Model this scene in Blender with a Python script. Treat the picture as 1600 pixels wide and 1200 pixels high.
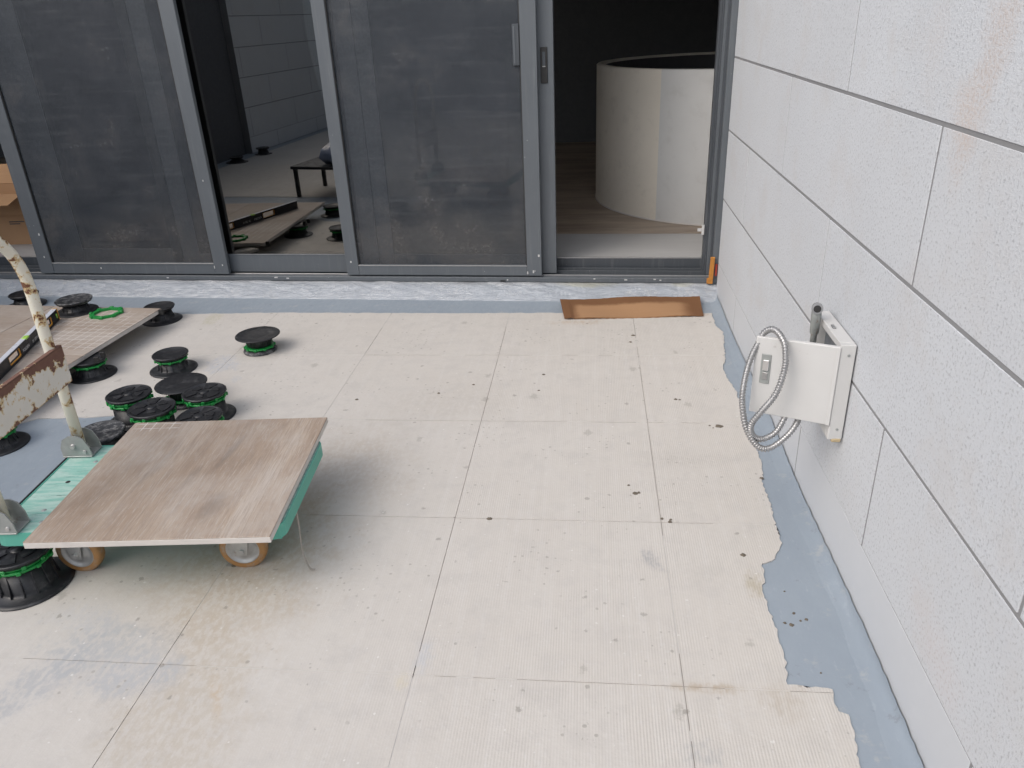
import bpy, bmesh, math, random
from mathutils import Vector, Matrix
random.seed(7)
for o in list(bpy.data.objects): bpy.data.objects.remove(o)
S = bpy.context.scene
C = S.collection
R = math.radians

# ------------------------------------------------------------------ camera, sky, sun, exposure
cam = bpy.data.cameras.new('Camera'); co = bpy.data.objects.new('Camera', cam); C.objects.link(co)
cam.sensor_width = 36; cam.lens = 1202.5 / 1600 * 36; cam.clip_start = .02; cam.clip_end = 500
M3 = Matrix(((0.99499143, -0.00437008, 0.09986465), (0.09183579, 0.43448789, -0.89598352), (-0.03947446, 0.90066707, 0.43271306)))
co.matrix_world = Matrix.Translation((0, 0, 1.36)) @ M3.to_4x4()
S.camera = co
SUN_EL, SUN_AZ = R(46), R(230)          # azimuth clockwise from +Y; behind the camera, to the left
W = bpy.data.worlds.new('World'); S.world = W; W.use_nodes = True
wn = W.node_tree.nodes; wl = W.node_tree.links
sky = wn.new('ShaderNodeTexSky'); sky.sky_type = 'NISHITA'; sky.sun_disc = False
sky.sun_elevation = SUN_EL; sky.sun_rotation = SUN_AZ; sky.dust_density = 4; sky.air_density = 1
hs = wn.new('ShaderNodeHueSaturation'); hs.inputs['Saturation'].default_value = .62
wl.new(sky.outputs[0], hs.inputs['Color']); wl.new(hs.outputs[0], wn['Background'].inputs[0])
wn['Background'].inputs[1].default_value = .145
sl = bpy.data.lights.new('Sun', 'SUN'); sl.energy = .5; sl.angle = R(90); sl.color = (1, .97, .94)
so = bpy.data.objects.new('Sun', sl); C.objects.link(so)
sd = Vector((math.sin(SUN_AZ) * math.cos(SUN_EL), math.cos(SUN_AZ) * math.cos(SUN_EL), math.sin(SUN_EL)))
so.rotation_euler = sd.to_track_quat('Z', 'Y').to_euler(); so.location = (0, 0, 8)
S.view_settings.view_transform = 'Standard'; S.view_settings.look = 'None'; S.view_settings.gamma = 1
S.view_settings.exposure = 0.53
S.cycles.max_bounces = 6; S.cycles.diffuse_bounces = 3; S.cycles.transparent_max_bounces = 12

# ------------------------------------------------------------------ node helpers
class V:
    def __init__(s, g, out): s.g, s.o = g, out
    def _m(s, op, b=None, c=None): return s.g.math(op, s, b, c)
    def __add__(s, b): return s._m('ADD', b)
    def __sub__(s, b): return s._m('SUBTRACT', b)
    def __mul__(s, b): return s._m('MULTIPLY', b)
    def __truediv__(s, b): return s._m('DIVIDE', b)
class G:
    def __init__(s, name):
        s.m = bpy.data.materials.new(name); s.m.use_nodes = True
        s.n = s.m.node_tree.nodes; s.l = s.m.node_tree.links; s.b = s.n['Principled BSDF']
        s._geo = s._tc = None
    def plug(s, v, sock):
        if isinstance(v, V): s.l.new(v.o, sock)
        elif hasattr(v, 'links'): s.l.new(v, sock)
        elif v is not None:
            if hasattr(sock.default_value, '__len__') and not hasattr(v, '__len__'): v = (v,) * len(sock.default_value)
            if hasattr(v, '__len__') and len(sock.default_value) == 4 and len(v) == 3: v = (*v, 1)
            sock.default_value = v
    def math(s, op, a, b=None, c=None):
        n = s.n.new('ShaderNodeMath'); n.operation = op
        for v, k in ((a, 0), (b, 1), (c, 2)):
            if v is not None: s.plug(v, n.inputs[k])
        return V(s, n.outputs[0])
    def pos(s, obj=False):
        if obj:
            if not s._tc: s._tc = s.n.new('ShaderNodeTexCoord')
            return s._tc.outputs['Object']
        if not s._geo: s._geo = s.n.new('ShaderNodeNewGeometry')
        return s._geo.outputs['Position']
    def xyz(s, vec):
        n = s.n.new('ShaderNodeSeparateXYZ'); s.plug(vec, n.inputs[0]); return [V(s, o) for o in n.outputs]
    def scale(s, vec, sc, off=(0, 0, 0)):
        n = s.n.new('ShaderNodeMapping'); s.l.new(vec, n.inputs[0]); n.inputs['Scale'].default_value = sc; n.inputs['Location'].default_value = off
        return n.outputs[0]
    def noise(s, vec, sc, det=4, rough=.55, dist=0):
        n = s.n.new('ShaderNodeTexNoise'); s.plug(vec, n.inputs['Vector']); n.inputs['Scale'].default_value = sc
        n.inputs['Detail'].default_value = det; n.inputs['Roughness'].default_value = rough; n.inputs['Distortion'].default_value = dist
        return V(s, n.outputs[0])
    def vor(s, vec, sc, feat='F1', dim='2D'):
        n = s.n.new('ShaderNodeTexVoronoi'); n.feature = feat; n.voronoi_dimensions = dim; s.plug(vec, n.inputs['Vector']); n.inputs['Scale'].default_value = sc
        return V(s, n.outputs['Distance'])
    def mr(s, v, a, b, c=0., d=1., smooth=True):
        n = s.n.new('ShaderNodeMapRange'); n.interpolation_type = 'SMOOTHSTEP' if smooth else 'LINEAR'
        s.plug(v, n.inputs['Value'])
        for k, x in zip(('From Min', 'From Max', 'To Min', 'To Max'), (a, b, c, d)): n.inputs[k].default_value = x
        return V(s, n.outputs[0])
    def mix(s, f, a, b, mode='MIX'):
        n = s.n.new('ShaderNodeMix'); n.data_type = 'RGBA'; n.blend_type = mode
        s.plug(f, n.inputs[0]); s.plug(a, n.inputs[6]); s.plug(b, n.inputs[7]); return V(s, n.outputs[2])
    def bump(s, h, strength=.3, dist=.002, normal=None):
        n = s.n.new('ShaderNodeBump'); s.plug(h, n.inputs['Height']); n.inputs['Strength'].default_value = strength; n.inputs['Distance'].default_value = dist
        if normal is not None: s.l.new(normal.o, n.inputs['Normal'])
        return V(s, n.outputs[0])
    def blob(s, x, y, cx, cy, rx, ry, soft=.5, wob=None, ang=0.):
        """1 inside an ellipse of real size on the surface, 0 outside, with a wobbly edge"""
        dx, dy = x - cx, y - cy
        ca, sa = math.cos(ang), math.sin(ang)
        a = (dx * ca + dy * sa) * (1 / rx); b = (dy * ca - dx * sa) * (1 / ry)
        d = s.math('SQRT', a * a + b * b)
        if wob is not None: d = d + wob
        return s.mr(d, 1 - soft, 1 + soft, 1, 0)
    def set(s, color=None, rough=None, normal=None, metal=None, spec=None):
        if color is not None: s.plug(color, s.b.inputs['Base Color'])
        if rough is not None: s.plug(rough, s.b.inputs['Roughness'])
        if normal is not None: s.plug(normal, s.b.inputs['Normal'])
        if metal is not None: s.plug(metal, s.b.inputs['Metallic'])
        if spec is not None: s.plug(spec, s.b.inputs['Specular IOR Level'])
        return s.m

MAT = {}
def simple(name, col, rough=.5, metal=0, var=.15, nscale=12, bump=.1, bscale=150, spec=.5, dust=None, dscale=20, dlo=.55, dhi=.75, dmax=.6):
    g = G(name); p = g.pos(True)
    n = g.noise(p, nscale, 5); c = g.mix(n, tuple(x * (1 - var) for x in col), tuple(min(1, x * (1 + var)) for x in col))
    if dust: c = g.mix(g.mr(g.noise(p, dscale, 8, .7), dlo, dhi, 0, dmax), c, dust)
    r = g.mr(g.noise(p, nscale * 3, 4), .3, .7, max(.02, rough - .1), min(1, rough + .1))
    MAT[name] = g.set(c, r, g.bump(g.noise(p, bscale, 3), bump, .001), metal, spec)
    return MAT[name]

# ------------------------------------------------------------------ mesh helpers
class MB:
    def __init__(s): s.v, s.f, s.sm = [], [], []
    def add(s, vs, fs, smooth=False, m=None):
        k = len(s.v)
        s.v += [tuple(m @ Vector(v)) if m else tuple(v) for v in vs]
        s.f += [tuple(i + k for i in f) for f in fs]; s.sm += [smooth] * len(fs); return s
    def box(s, a, b, m=None):
        (x0, y0, z0), (x1, y1, z1) = a, b
        vs = [(x0, y0, z0), (x1, y0, z0), (x1, y1, z0), (x0, y1, z0), (x0, y0, z1), (x1, y0, z1), (x1, y1, z1), (x0, y1, z1)]
        return s.add(vs, [(3, 2, 1, 0), (4, 5, 6, 7), (0, 1, 5, 4), (1, 2, 6, 5), (2, 3, 7, 6), (3, 0, 4, 7)], False, m)
    def cbox(s, a, b, c=.002, m=None):
        """box with chamfered edges (bmesh bevel)"""
        bm = bmesh.new(); t = MB().box(a, b)
        vs = [bm.verts.new(v) for v in t.v]
        for f in t.f: bm.faces.new([vs[i] for i in f])
        bmesh.ops.bevel(bm, geom=bm.edges[:], offset=c, segments=1, affect='EDGES', profile=.5)
        bm.verts.index_update()
        s.add([v.co[:] for v in bm.verts], [[v.index for v in f.verts] for f in bm.faces], False, m); bm.free(); return s
    def lathe(s, prof, n=40, m=None, smooth=True, closed=False):
        vs, fs = [], []
        for i in range(n):
            a = 2 * math.pi * i / n
            for r, z in prof: vs.append((r * math.cos(a), r * math.sin(a), z))
        k = len(prof)
        for i in range(n):
            j = (i + 1) % n
            for q in range(k if closed else k - 1):
                q2 = (q + 1) % k
                fs.append((i * k + q, j * k + q, j * k + q2, i * k + q2))
        return s.add(vs, fs, smooth, m)
    def tube(s, pts, r, n=14, caps=True, smooth=True):
        P = [Vector(p) for p in pts]; vs, fs = [], []
        t0 = (P[1] - P[0]).normalized(); up = Vector((0, 0, 1)) if abs(t0.z) < .9 else Vector((1, 0, 0))
        x = t0.cross(up).normalized()
        for i, p in enumerate(P):
            t = ((P[min(i + 1, len(P) - 1)] - P[max(i - 1, 0)])).normalized()
            x = (x - t * x.dot(t)).normalized(); y = t.cross(x)
            rr = r[i] if hasattr(r, '__len__') else r
            for q in range(n):
                a = 2 * math.pi * q / n; vs.append(p + x * (rr * math.cos(a)) + y * (rr * math.sin(a)))
        for i in range(len(P) - 1):
            for q in range(n):
                q2 = (q + 1) % n; fs.append((i * n + q, i * n + q2, (i + 1) * n + q2, (i + 1) * n + q))
        s.add(vs, fs, smooth)
        if caps:
            k = len(s.v) - len(vs)
            s.f.append(tuple(k + q for q in reversed(range(n)))); s.sm.append(False)
            s.f.append(tuple(k + (len(P) - 1) * n + q for q in range(n))); s.sm.append(False)
        return s
    def prism(s, poly, z0, z1, m=None):
        """polygon (counter-clockwise, in xy) extruded in z"""
        n = len(poly)
        vs = [(x, y, z0) for x, y in poly] + [(x, y, z1) for x, y in poly]
        fs = [tuple(reversed(range(n))), tuple(range(n, 2 * n))] + [(i, (i + 1) % n, n + (i + 1) % n, n + i) for i in range(n)]
        return s.add(vs, fs, False, m)
    def build(s, name, mat, parent=None, loc=None, rot=None):
        me = bpy.data.meshes.new(name); me.from_pydata(s.v, [], s.f)
        me.polygons.foreach_set('use_smooth', s.sm); me.update()
        if mat is not None: me.materials.append(MAT[mat] if isinstance(mat, str) else mat)
        o = bpy.data.objects.new(name, me); C.objects.link(o)
        if parent: o.parent = parent
        if loc: o.location = loc
        if rot: o.rotation_euler = rot
        return o
def tag(o, label=None, cat=None, group=None, kind=None):
    if label: o['label'] = label
    if cat: o['category'] = cat
    if group: o['group'] = group
    if kind: o['kind'] = kind
    return o
def empty(name, loc=(0, 0, 0), rz=0, label=None, cat=None, group=None):
    o = bpy.data.objects.new(name, None); C.objects.link(o); o.location = loc; o.rotation_euler = (0, 0, rz); o.empty_display_size = .05
    return tag(o, label, cat, group)
def smooth_path(pts, n=8):
    P = [Vector(p) for p in pts]; out = []
    for i in range(len(P) - 1):
        a, b, c, d = P[max(i - 1, 0)], P[i], P[i + 1], P[min(i + 2, len(P) - 1)]
        for k in range(n):
            t = k / n
            out.append(.5 * ((2 * b) + (c - a) * t + (2 * a - 5 * b + 4 * c - d) * t * t + (3 * b - a - 3 * c + d) * t ** 3))
    return out + [P[-1]]

# ------------------------------------------------------------------ materials
# membrane: blue-grey waterproof coating
def make_membrane(name, crinkle=False):
    g = G(name); p = g.pos(); n = g.noise(g.scale(p, (1.6, .7, 1)), 5, 5, .7); n2 = g.noise(g.scale(p, (1, .35, 1)), 45, 4, .65)
    c = g.mix(n, (.235, .28, .33), (.305, .35, .395))
    c = g.mix(g.mr(n2, .58, .72, 0, .35), c, (.37, .41, .455))
    c = g.mix(g.mr(g.noise(p, 16, 6, .75), .60, .68, 0, .5), c, (.19, .205, .22)); c = g.mix(g.mr(g.noise(g.scale(p, (1, 1, 1), (4, 2, 0)), 10, 6, .75), .56, .70, 0, .5), c, (.42, .42, .41))
    if crinkle:
        c = g.mix(.35, c, (.44, .45, .475))
        gx_, gy_, gz_ = g.xyz(p); sm = (g.noise(p, 12, 5, .7) - .5) * 1.6
        c = g.mix(g.blob(gx_, gz_, -.03, .07, .13, .012, .5, sm) * .7, c, (.40, .40, .30)); c = g.mix(g.blob(gx_, gz_, .47, .07, .05, .01, .5, sm) * .6, c, (.40, .40, .30)); c = g.mix(g.mr(gz_, .055, .072, 0, .5), c, (.33, .33, .33)); c = g.mix(g.mr(g.math('ABSOLUTE', g.noise(g.scale(p, (11, 70, 70)), 1.2, 4, .6, 2.) - .5), .0, .022, .6, 0) * g.mr(g.noise(p, 5, 3), .50, .62), c, (.74, .745, .76))  # pale streaks paint glints on the crinkles into the colour
        g.set(c, .22, g.bump(g.noise(g.scale(p, (9, 55, 55)), 1.5, 3, .5, 1.8), .8, .009), spec=.7)
    else:
        h = g.noise(p, 60, 4) + g.noise(p, 7, 3) * 2.
        g.set(c, g.mr(n2, .3, .7, .42, .6), g.bump(h, .25, .002))
    MAT[name] = g.m
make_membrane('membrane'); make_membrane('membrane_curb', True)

# beige trowelled coating of the terrace
g = G('beige_coating'); p = g.pos(); x, y, z = g.xyz(p)
w = (g.noise(p, 9, 4, .75) - .5) * 2.4
w2 = (g.noise(p, 26, 4, .75) - .5) * 2.6
n1 = g.noise(p, 1.6, 3); n2 = g.noise(p, 14, 4, .65); n3 = g.noise(p, 90, 2, .6); gran = g.mr(g.noise(g.scale(p, (1, .55, 1)), 75, 2, .7), .36, .62, .25, 1)
c = g.mix(n1, (.52, .49, .45), (.565, .545, .515))
c = g.mix(g.mr(n2, .45, .7, 0, .55), c, (.485, .465, .44))
c = g.mix(g.mr(n3, .55, .75, 0, .35), c, (.59, .58, .565))
stk = g.noise(g.scale(p, (55, 2.2, 1)), 1, 3, .65); c = g.mix(g.mr(stk, .42, .66, 0, .25) * g.mr(x, -1.2, .0, .25, 1), c, (.50, .475, .44)); c = g.mix(g.mr(stk, .34, .48, .15, 0), c, (.60, .59, .575))
c = g.mix(g.mr(g.noise(p, 5.5, 5, .72), .52, .68, 0, .45), c, (.475, .455, .43))
# mud and rust coloured stains, worn grey patches (each where it lies on the terrace)
for (cx, cy, rx, ry, soft, ang, col, f) in [
    (-.80, 2.16, .17, .22, .8, .4, (.43, .37, .305), .5), (-.90, 1.56, .18, .30, .7, -.25, (.44, .38, .31), .6),
    (-.90, 1.13, .14, .22, .6, .2, (.44, .39, .32), .55), (-1.02, 1.72, .2, .25, .8, 0, (.45, .385, .31), .6), (-.55, 2.62, .22, .16, .7, .2, (.45, .42, .38), .4),
    (-.835, 1.19, .012, .05, .7, .5, (.50, .38, .25), .4), (.53, 3.60, .05, .02, .4, 0, (.33, .25, .17), .6), (-.05, 3.50, .10, .03, .6, 0, (.45, .35, .25), .6),
    (-1.15, 1.30, .17, .10, .35, -.3, (.40, .41, .42), .7), (-1.28, 1.20, .06, .16, .4, -.5, (.39, .40, .415), .7), (-1.05, 1.24, .10, .07, .4, 0, (.43, .435, .445), .7),
    (-1.29, 1.42, .09, .05, .6, 0, (.48, .48, .49), .5), (-.385, 1.33, .02, .05, .7, 0, (.46, .475, .50), .6),
    (-1.94, 3.57, .045, .085, .15, 0, (.47, .45, .36), .8), (-1.63, 3.0, .07, .10, .25, .3, (.42, .44, .475), .7), (-1.50, 2.84, .02, .03, .5, 0, (.42, .44, .47), .5),
    (.30, 2.24, .11, .05, .9, 0, (.42, .40, .37), .4), (.17, 1.71, .022, .04, .6, .3, (.33, .33, .34), .7), (.30, 1.65, .05, .05, .8, 0, (.46, .44, .41), .5),
    (.26, 1.27, .07, .014, .6, 0, (.40, .33, .25), .7), (.42, 1.24, .04, .05, .7, 0, (.42, .37, .31), .5), (.43, 1.62, .02, .05, .6, 0, (.38, .33, .24), .6), (.23, 1.10, .04, .03, .5, 0, (.40, .40, .40), .6), (-.42, 1.25, .018, .02, .5, 0, (.56, .51, .40), .5)]:
    c = g.mix(g.blob(x, y, cx, cy, rx, ry, soft, w if rx > .06 else w2, ang) * gran * f, c, col)
# small dark specks and scuffs
def specks(vec, sc, frac, r0, soft, jit):
    n = g.n.new('ShaderNodeTexVoronoi'); n.voronoi_dimensions = '2D'; n.inputs['Scale'].default_value = sc; g.plug(vec, n.inputs['Vector'])
    sp_ = g.n.new('ShaderNodeSeparateColor'); g.l.new(n.outputs['Color'], sp_.inputs[0]); rr = V(g, sp_.outputs[0]); rg = V(g, sp_.outputs[1])
    d = V(g, n.outputs['Distance']) + jit - rg * rg * r0
    return g.mr(d, 0, soft, 1, 0) * g.mr(rr, 1 - frac, 1 - frac + .01)
jt = (g.noise(p, 70, 3, .75) - .5) * .45
c = g.mix(specks(p, 14, .14, .075, .06, jt) * .5, c, (.20, .185, .165))
c = g.mix(specks(g.scale(p, (1, .7, 1), (5.2, 3.1, 0)), 5, .16, .05, .06, jt * .5) * .4, c, (.25, .235, .21))
c = g.mix(specks(p, 45, .35, .16, .10, jt) * .5 * g.mr(g.noise(p, 4.1, 2), .5, .6), c, (.24, .225, .20))
scf = g.mr(g.noise(g.scale(p, (34, 14, 1)), 1, 5, .8), .66, .70)
c = g.mix(scf * .6 * g.mr(g.noise(p, 1.7, 2), .42, .56), c, (.31, .29, .265))
c = g.mix(specks(g.scale(p, (1, 1, 1), (3.3, 1.7, 0)), 31, .12, .06, .04, jt) * .7, c, (.68, .67, .65))
# ribs left by the notched trowel run front to back, strongest on the right half
wob = g.noise(g.scale(p, (3, 1.2, 1)), 1, 3) * .012
rib = g.math('SINE', (x + wob) * (2 * math.pi / .0066)) * .5 + .5
ribm = g.mr(x + (g.noise(p, 2, 4) - .5) * .7, -.75, .15, .10, 1.) * g.mr(g.noise(p, 5, 2), .33, .6, .35, 1)
c = g.mix(rib * ribm * .09, c, (.45, .42, .375))
h = rib * ribm * .5 + n3 * .6 + n2 * 1.
MAT['beige_coating'] = g.set(c, g.mr(n2, .3, .7, .62, .8), g.bump(h, .4, .0022), spec=.35)
simple('beige_plain', (.52, .505, .485), .75, var=.1, nscale=3)
simple('joint_dirt', (.31, .28, .25), .9, var=.5, nscale=9)
simple('joint_filler', (.54, .53, .51), .75, var=.08, nscale=25, bump=.3)

def make_stone(name, rough_face=True):
    g = G(name); p = g.pos(); x, y, z = g.xyz(p)
    n1 = g.noise(p, 2.2, 5); f1 = g.noise(p, 165, 2, .6); f2 = g.noise(p, 330, 2, .6)
    c = g.mix(n1, (.50, .522, .55), (.585, .608, .635))
    info = g.n.new('ShaderNodeObjectInfo'); c = g.mix(V(g, info.outputs['Random']) * .6, c, (.515, .53, .55))
    if rough_face:
        c = g.mix(g.mr(f1, .52, .70, 0, .7), c, (.30, .31, .325))
        c = g.mix(g.mr(f2, .54, .68, 0, .4), c, (.66, .67, .69))
        c = g.mix(g.mr(g.noise(p, 5, 5, .7), .48, .72, 0, .45), c, (.50, .49, .485))
        w = (g.noise(p, 14, 5, .75) - .5) * 2.8
        for (cy, cz, ry, rz, f, ang, col) in [(1.41, 1.30, .045, .20, .55, .25, (.50, .43, .39)), (1.47, 1.17, .05, .06, .45, 0, (.52, .45, .41)), (1.66, 1.27, .04, .07, .25, 0, (.56, .52, .50)), (1.15, .25, .12, .05, .3, .3, (.56, .49, .48))]:
            c = g.mix(g.blob(y, z, cy, cz, ry, rz, .7, w, ang) * g.mr(f1, .4, .6, .35, 1) * f, c, col)
        h = f1 * 1.1 + f2 * .5
        g.set(c, .85, g.bump(h, .4, .0028), spec=.25)
    else:
        c = g.mix(g.mr(g.noise(p, 7, 6, .7), .5, .75, 0, .4), c, (.58, .59, .61))
        c = g.mix(g.mr(g.noise(g.scale(p, (1, 3, 40)), 3, 6, .7), .66, .74, 0, .5), c, (.36, .35, .34))
        c = g.mix(g.mr(z, .0, .03, .3, 0) , c, (.42, .44, .47))
        g.set(c, .7, g.bump(g.noise(p, 70, 5), .3, .0015), spec=.3)
    MAT[name] = g.m
make_stone('hammered_stone'); make_stone('smooth_stone', False)
simple('joint_sealant', (.23, .232, .238), .7, var=.1)

# powder-coated aluminium
def alu(name, col, rough=.42):
    g = G(name); p = g.pos(); n = g.noise(p, 4, 5)
    c = g.mix(n, tuple(v * .9 for v in col), tuple(v * 1.12 for v in col))
    c = g.mix(g.mr(g.noise(g.scale(p, (60, 60, 3)), 1, 5, .7), .5, .8, 0, .22), c, (.27, .28, .285))     # dust runs
    c = g.mix(g.mr(g.vor(p, 26, dim='3D'), .03, .06, .75, 0) * g.mr(g.noise(p, 3, 2), .54, .6), c, (.62, .62, .61))   # paint specks
    MAT[name] = g.set(c, g.mr(g.noise(p, 30, 4), .3, .7, rough - .07, rough + .1), g.bump(g.noise(p, 300, 2), .05, .0005), spec=.5)
alu('frame_grey', (.104, .117, .13)); alu('frame_dark', (.058, .066, .076)); alu('frame_track', (.075, .083, .092), .35)
simple('black_plastic', (.014, .015, .018), .42, var=.25, bump=.12, dust=(.16, .16, .165), dscale=26, dlo=.5, dhi=.78, dmax=.45)
simple('dusty_plastic', (.022, .024, .028), .5, var=.3, bump=.2, dust=(.34, .34, .34), dscale=46, dlo=.46, dhi=.68, dmax=.6)
simple('green_plastic', (.008, .24, .045), .38, var=.2, bump=.08)
simple('steel', (.42, .42, .42), .38, .85, var=.2, nscale=30)
simple('chrome', (.72, .72, .72), .12, 1, var=.05)
simple('white_paint', (.56, .56, .55), .38, var=.05, dust=(.34, .32, .29), dscale=14, dlo=.64, dhi=.72, dmax=.5)
simple('cabinet_inside', (.16, .175, .19), .5, var=.15)
simple('rubber_black', (.02, .02, .02), .6)
simple('amber_tyre', (.36, .19, .07), .45, var=.3, nscale=30, dust=(.33, .31, .28), dscale=40, dlo=.48, dhi=.7, dmax=.6)
simple('caster_steel', (.45, .45, .44), .45, .55, var=.25, nscale=40, dust=(.30, .15, .07), dscale=30, dlo=.6, dhi=.68, dmax=.7)
simple('galvanised', (.34, .36, .35), .5, .45, var=.3, nscale=25, dust=(.22, .12, .07), dscale=24, dlo=.6, dhi=.68, dmax=.7)
simple('strap_grey', (.36, .33, .29), .8)
simple('orange_foam', (.45, .19, .035), .7, var=.3, nscale=60)
simple('red_tape', (.35, .05, .03), .6)
simple('mud', (.13, .11, .085), .85, var=.4, nscale=80, bump=.6)
simple('lime_plastic', (.42, .72, .12), .3)
simple('level_black', (.014, .016, .022), .4)
simple('level_silver', (.60, .63, .70), .35, 0, var=.06)
simple('level_orange', (.62, .31, .05), .45)
simple('print_white', (.7, .7, .7), .5)
simple('dark_wall', (.085, .09, .10), .7, var=.15)
simple('interior_plaster', (.5, .49, .47), .8)
simple('dark_ceiling', (.45, .44, .42), .8)
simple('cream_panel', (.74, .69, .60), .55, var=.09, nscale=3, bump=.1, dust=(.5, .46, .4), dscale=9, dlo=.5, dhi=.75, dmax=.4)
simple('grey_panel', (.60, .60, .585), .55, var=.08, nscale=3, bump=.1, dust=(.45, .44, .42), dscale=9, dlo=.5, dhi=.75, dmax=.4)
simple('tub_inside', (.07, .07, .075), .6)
simple('clear_bag', (.30, .36, .5), .15, var=.4, nscale=20, bump=1., bscale=30)
simple('timber', (.35, .26, .16), .7)

# teal painted plywood of the trolley deck, scratched and dusty
g = G('teal_deck'); p = g.pos(True)
c = g.mix(g.noise(p, 6, 5), (.17, .40, .335), (.24, .48, .41))
c = g.mix(g.mr(g.noise(g.scale(p, (22, 160, 20)), .35, 8, .75), .38, .62, 0, .8), c, (.46, .59, .54))
c = g.mix(g.mr(g.noise(g.scale(p, (8, 70, 20), (2, 1, 0)), 1, 8, .8), .58, .66, 0, .75), c, (.06, .14, .11))
MAT['teal_deck'] = g.set(c, .55, g.bump(g.noise(g.scale(p, (10, 120, 30)), 1, 5), .4, .0015))
g = G('teal_side'); p = g.pos(True)
c = g.mix(g.noise(p, 9, 5), (.07, .35, .27), (.13, .43, .34))
c = g.mix(g.mr(g.noise(p, 34, 7, .75), .6, .7, 0, .6), c, (.36, .48, .42))
MAT['teal_side'] = g.set(c, .5, g.bump(g.noise(p, 60, 4), .2, .001))

# flaking cream paint over rust
g = G('flaked_paint'); p = g.pos(True)
n = g.noise(p, 13, 9, .68, .3); rust = g.mr(n, .565, .58)
rc = g.mix(g.noise(p, 60, 6), (.10, .04, .025), (.22, .095, .05))
pc = g.mix(g.mr(n, .52, .565), g.mix(g.noise(p, 25, 4), (.66, .63, .52), (.74, .72, .63)), (.55, .40, .19))
c = g.mix(rust, pc, rc)
MAT['flaked_paint'] = g.set(c, g.mr(n, .56, .59, .5, .85), g.bump(g.mr(n, .56, .585, 1, 0) + g.noise(p, 120, 3) * .3, .6, .0012))
g = G('flaked_plate'); p = g.pos(True); px_, py_, pz_ = g.xyz(p)
n = g.noise(p, 34, 9, .66, .2) + g.mr(pz_, .022, .052, 0, .22) + g.mr(pz_, -.04, -.058, 0, .16) - .03 + g.blob(py_, pz_, .20, .04, .09, .035, .6) * .16
rust = g.mr(n, .60, .615)
rc = g.mix(g.noise(p, 50, 6), (.13, .065, .05), (.20, .105, .075))
pc = g.mix(g.mr(n, .52, .60), g.mix(g.noise(p, 20, 4), (.64, .63, .57), (.72, .71, .66)), (.56, .42, .20))
c = g.mix(rust, pc, rc)
MAT['flaked_plate'] = g.set(c, g.mr(n, .59, .62, .5, .85), g.bump(g.mr(n, .59, .62, 1, 0), .6, .0012))

def make_tile(name, along_x=False, grid=None, tint=0.):
    """wood-look porcelain: grain along the tile, dusty scuffs, a faint grid of dried adhesive"""
    g = G(name); p = g.pos(True); x, y, z = g.xyz(p)
    q = g.scale(p, (1, 7, 1) if along_x else (7, 1, 1))
    a = g.noise(q, 1.0, 6, .62, .5); b = g.noise(g.scale(p, (6, 130, 1) if along_x else (130, 6, 1)), 1, 5, .7, 1.5); d = g.noise(p, 4.5, 6, .65)
    c = g.mix(g.mr(a, .3, .7), (.27, .19, .13), (.41, .325, .25))
    c = g.mix(g.mr(a, .55, .75, 0, .7), c, (.46, .41, .365))
    c = g.mix(g.mr(b, .46, .62, 0, .5), c, (.20, .155, .125))
    b2 = g.noise(g.scale(p, (14, 240, 1) if along_x else (240, 14, 1), (3, 5, 0)), 1, 4, .75, .8); c = g.mix(g.mr(b2, .52, .66, 0, .42), c, (.55, .51, .46))
    wv = g.n.new('ShaderNodeTexWave'); g.l.new(g.scale(p, (2, 9, 1) if along_x else (9, 2, 1)), wv.inputs[0])
    wv.inputs['Scale'].default_value = 1.6; wv.inputs['Distortion'].default_value = 22; wv.inputs['Detail'].default_value = 3; wv.inputs['Detail Scale'].default_value = .8
    wav = V(g, wv.outputs[1]); c = g.mix(g.mr(wav, .6, .95, 0, .16) * g.mr(d, .4, .6), c, (.50, .44, .38))
    if not along_x:
        wob = (g.noise(p, 16, 6, .7) - .5) * 1.6
        for (cx, cy, rx, ry, f) in [(.07, .12, .012, .10, .45), (.12, -.17, .03, .06, .45), (.0, -.05, .010, .09, .35), (-.12, .05, .012, .12, .25)]:
            c = g.mix(g.blob(x, y, cx, cy, rx, ry, .6, wob, -.12) * f, c, (.13, .105, .09))
    c = g.mix(g.mr(d, .42, .72, 0, .45), c, (.47, .435, .40))
    c = g.mix(tint, c, (.46, .43, .405))
    c = g.mix(g.mr(g.noise(g.scale(p, (40, 12, 1)), 1, 8, .8), .64, .72, 0, .6), c, (.62, .60, .57))
    if grid:
        x0, x1, y0, y1, s, amt = grid
        lx = g.math('ABSOLUTE', g.math('FRACT', x * (1 / s)) - .5); ly = g.math('ABSOLUTE', g.math('FRACT', y * (1 / s)) - .5)
        ln = g.math('MAXIMUM', g.mr(lx, .43, .47), g.mr(ly, .43, .47))
        reg = g.mr(x, x0 - .01, x0 + .01) * g.mr(x, x1 - .01, x1 + .01, 1, 0) * g.mr(y, y0 - .01, y0 + .01) * g.mr(y, y1 - .01, y1 + .01, 1, 0)
        c = g.mix(ln * reg * g.mr(g.noise(p, 11, 5), .36, .55, .15, 1) * amt, c, (.68, .66, .635))
    MAT[name] = g.set(c, g.mr(d, .3, .7, .5, .68), g.bump(b * 1. + wav * .4, .35, .0012), spec=.4)
make_tile('tile_trolley', grid=(-.30, -.155, .255, .315, .03, .95), tint=.14)
make_tile('tile_raised_a', True, grid=(-.10, .30, -.24, .24, .042, .7), tint=.30)
make_tile('tile_raised_b', True, tint=.33)
simple('tile_edge', (.60, .57, .535), .7, var=.1, nscale=30, bump=.3)
g = G('interior_wood'); p = g.pos()
a = g.noise(g.scale(p, (1.2, 6, 1)), 1.6, 6, .6, .4)
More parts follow.
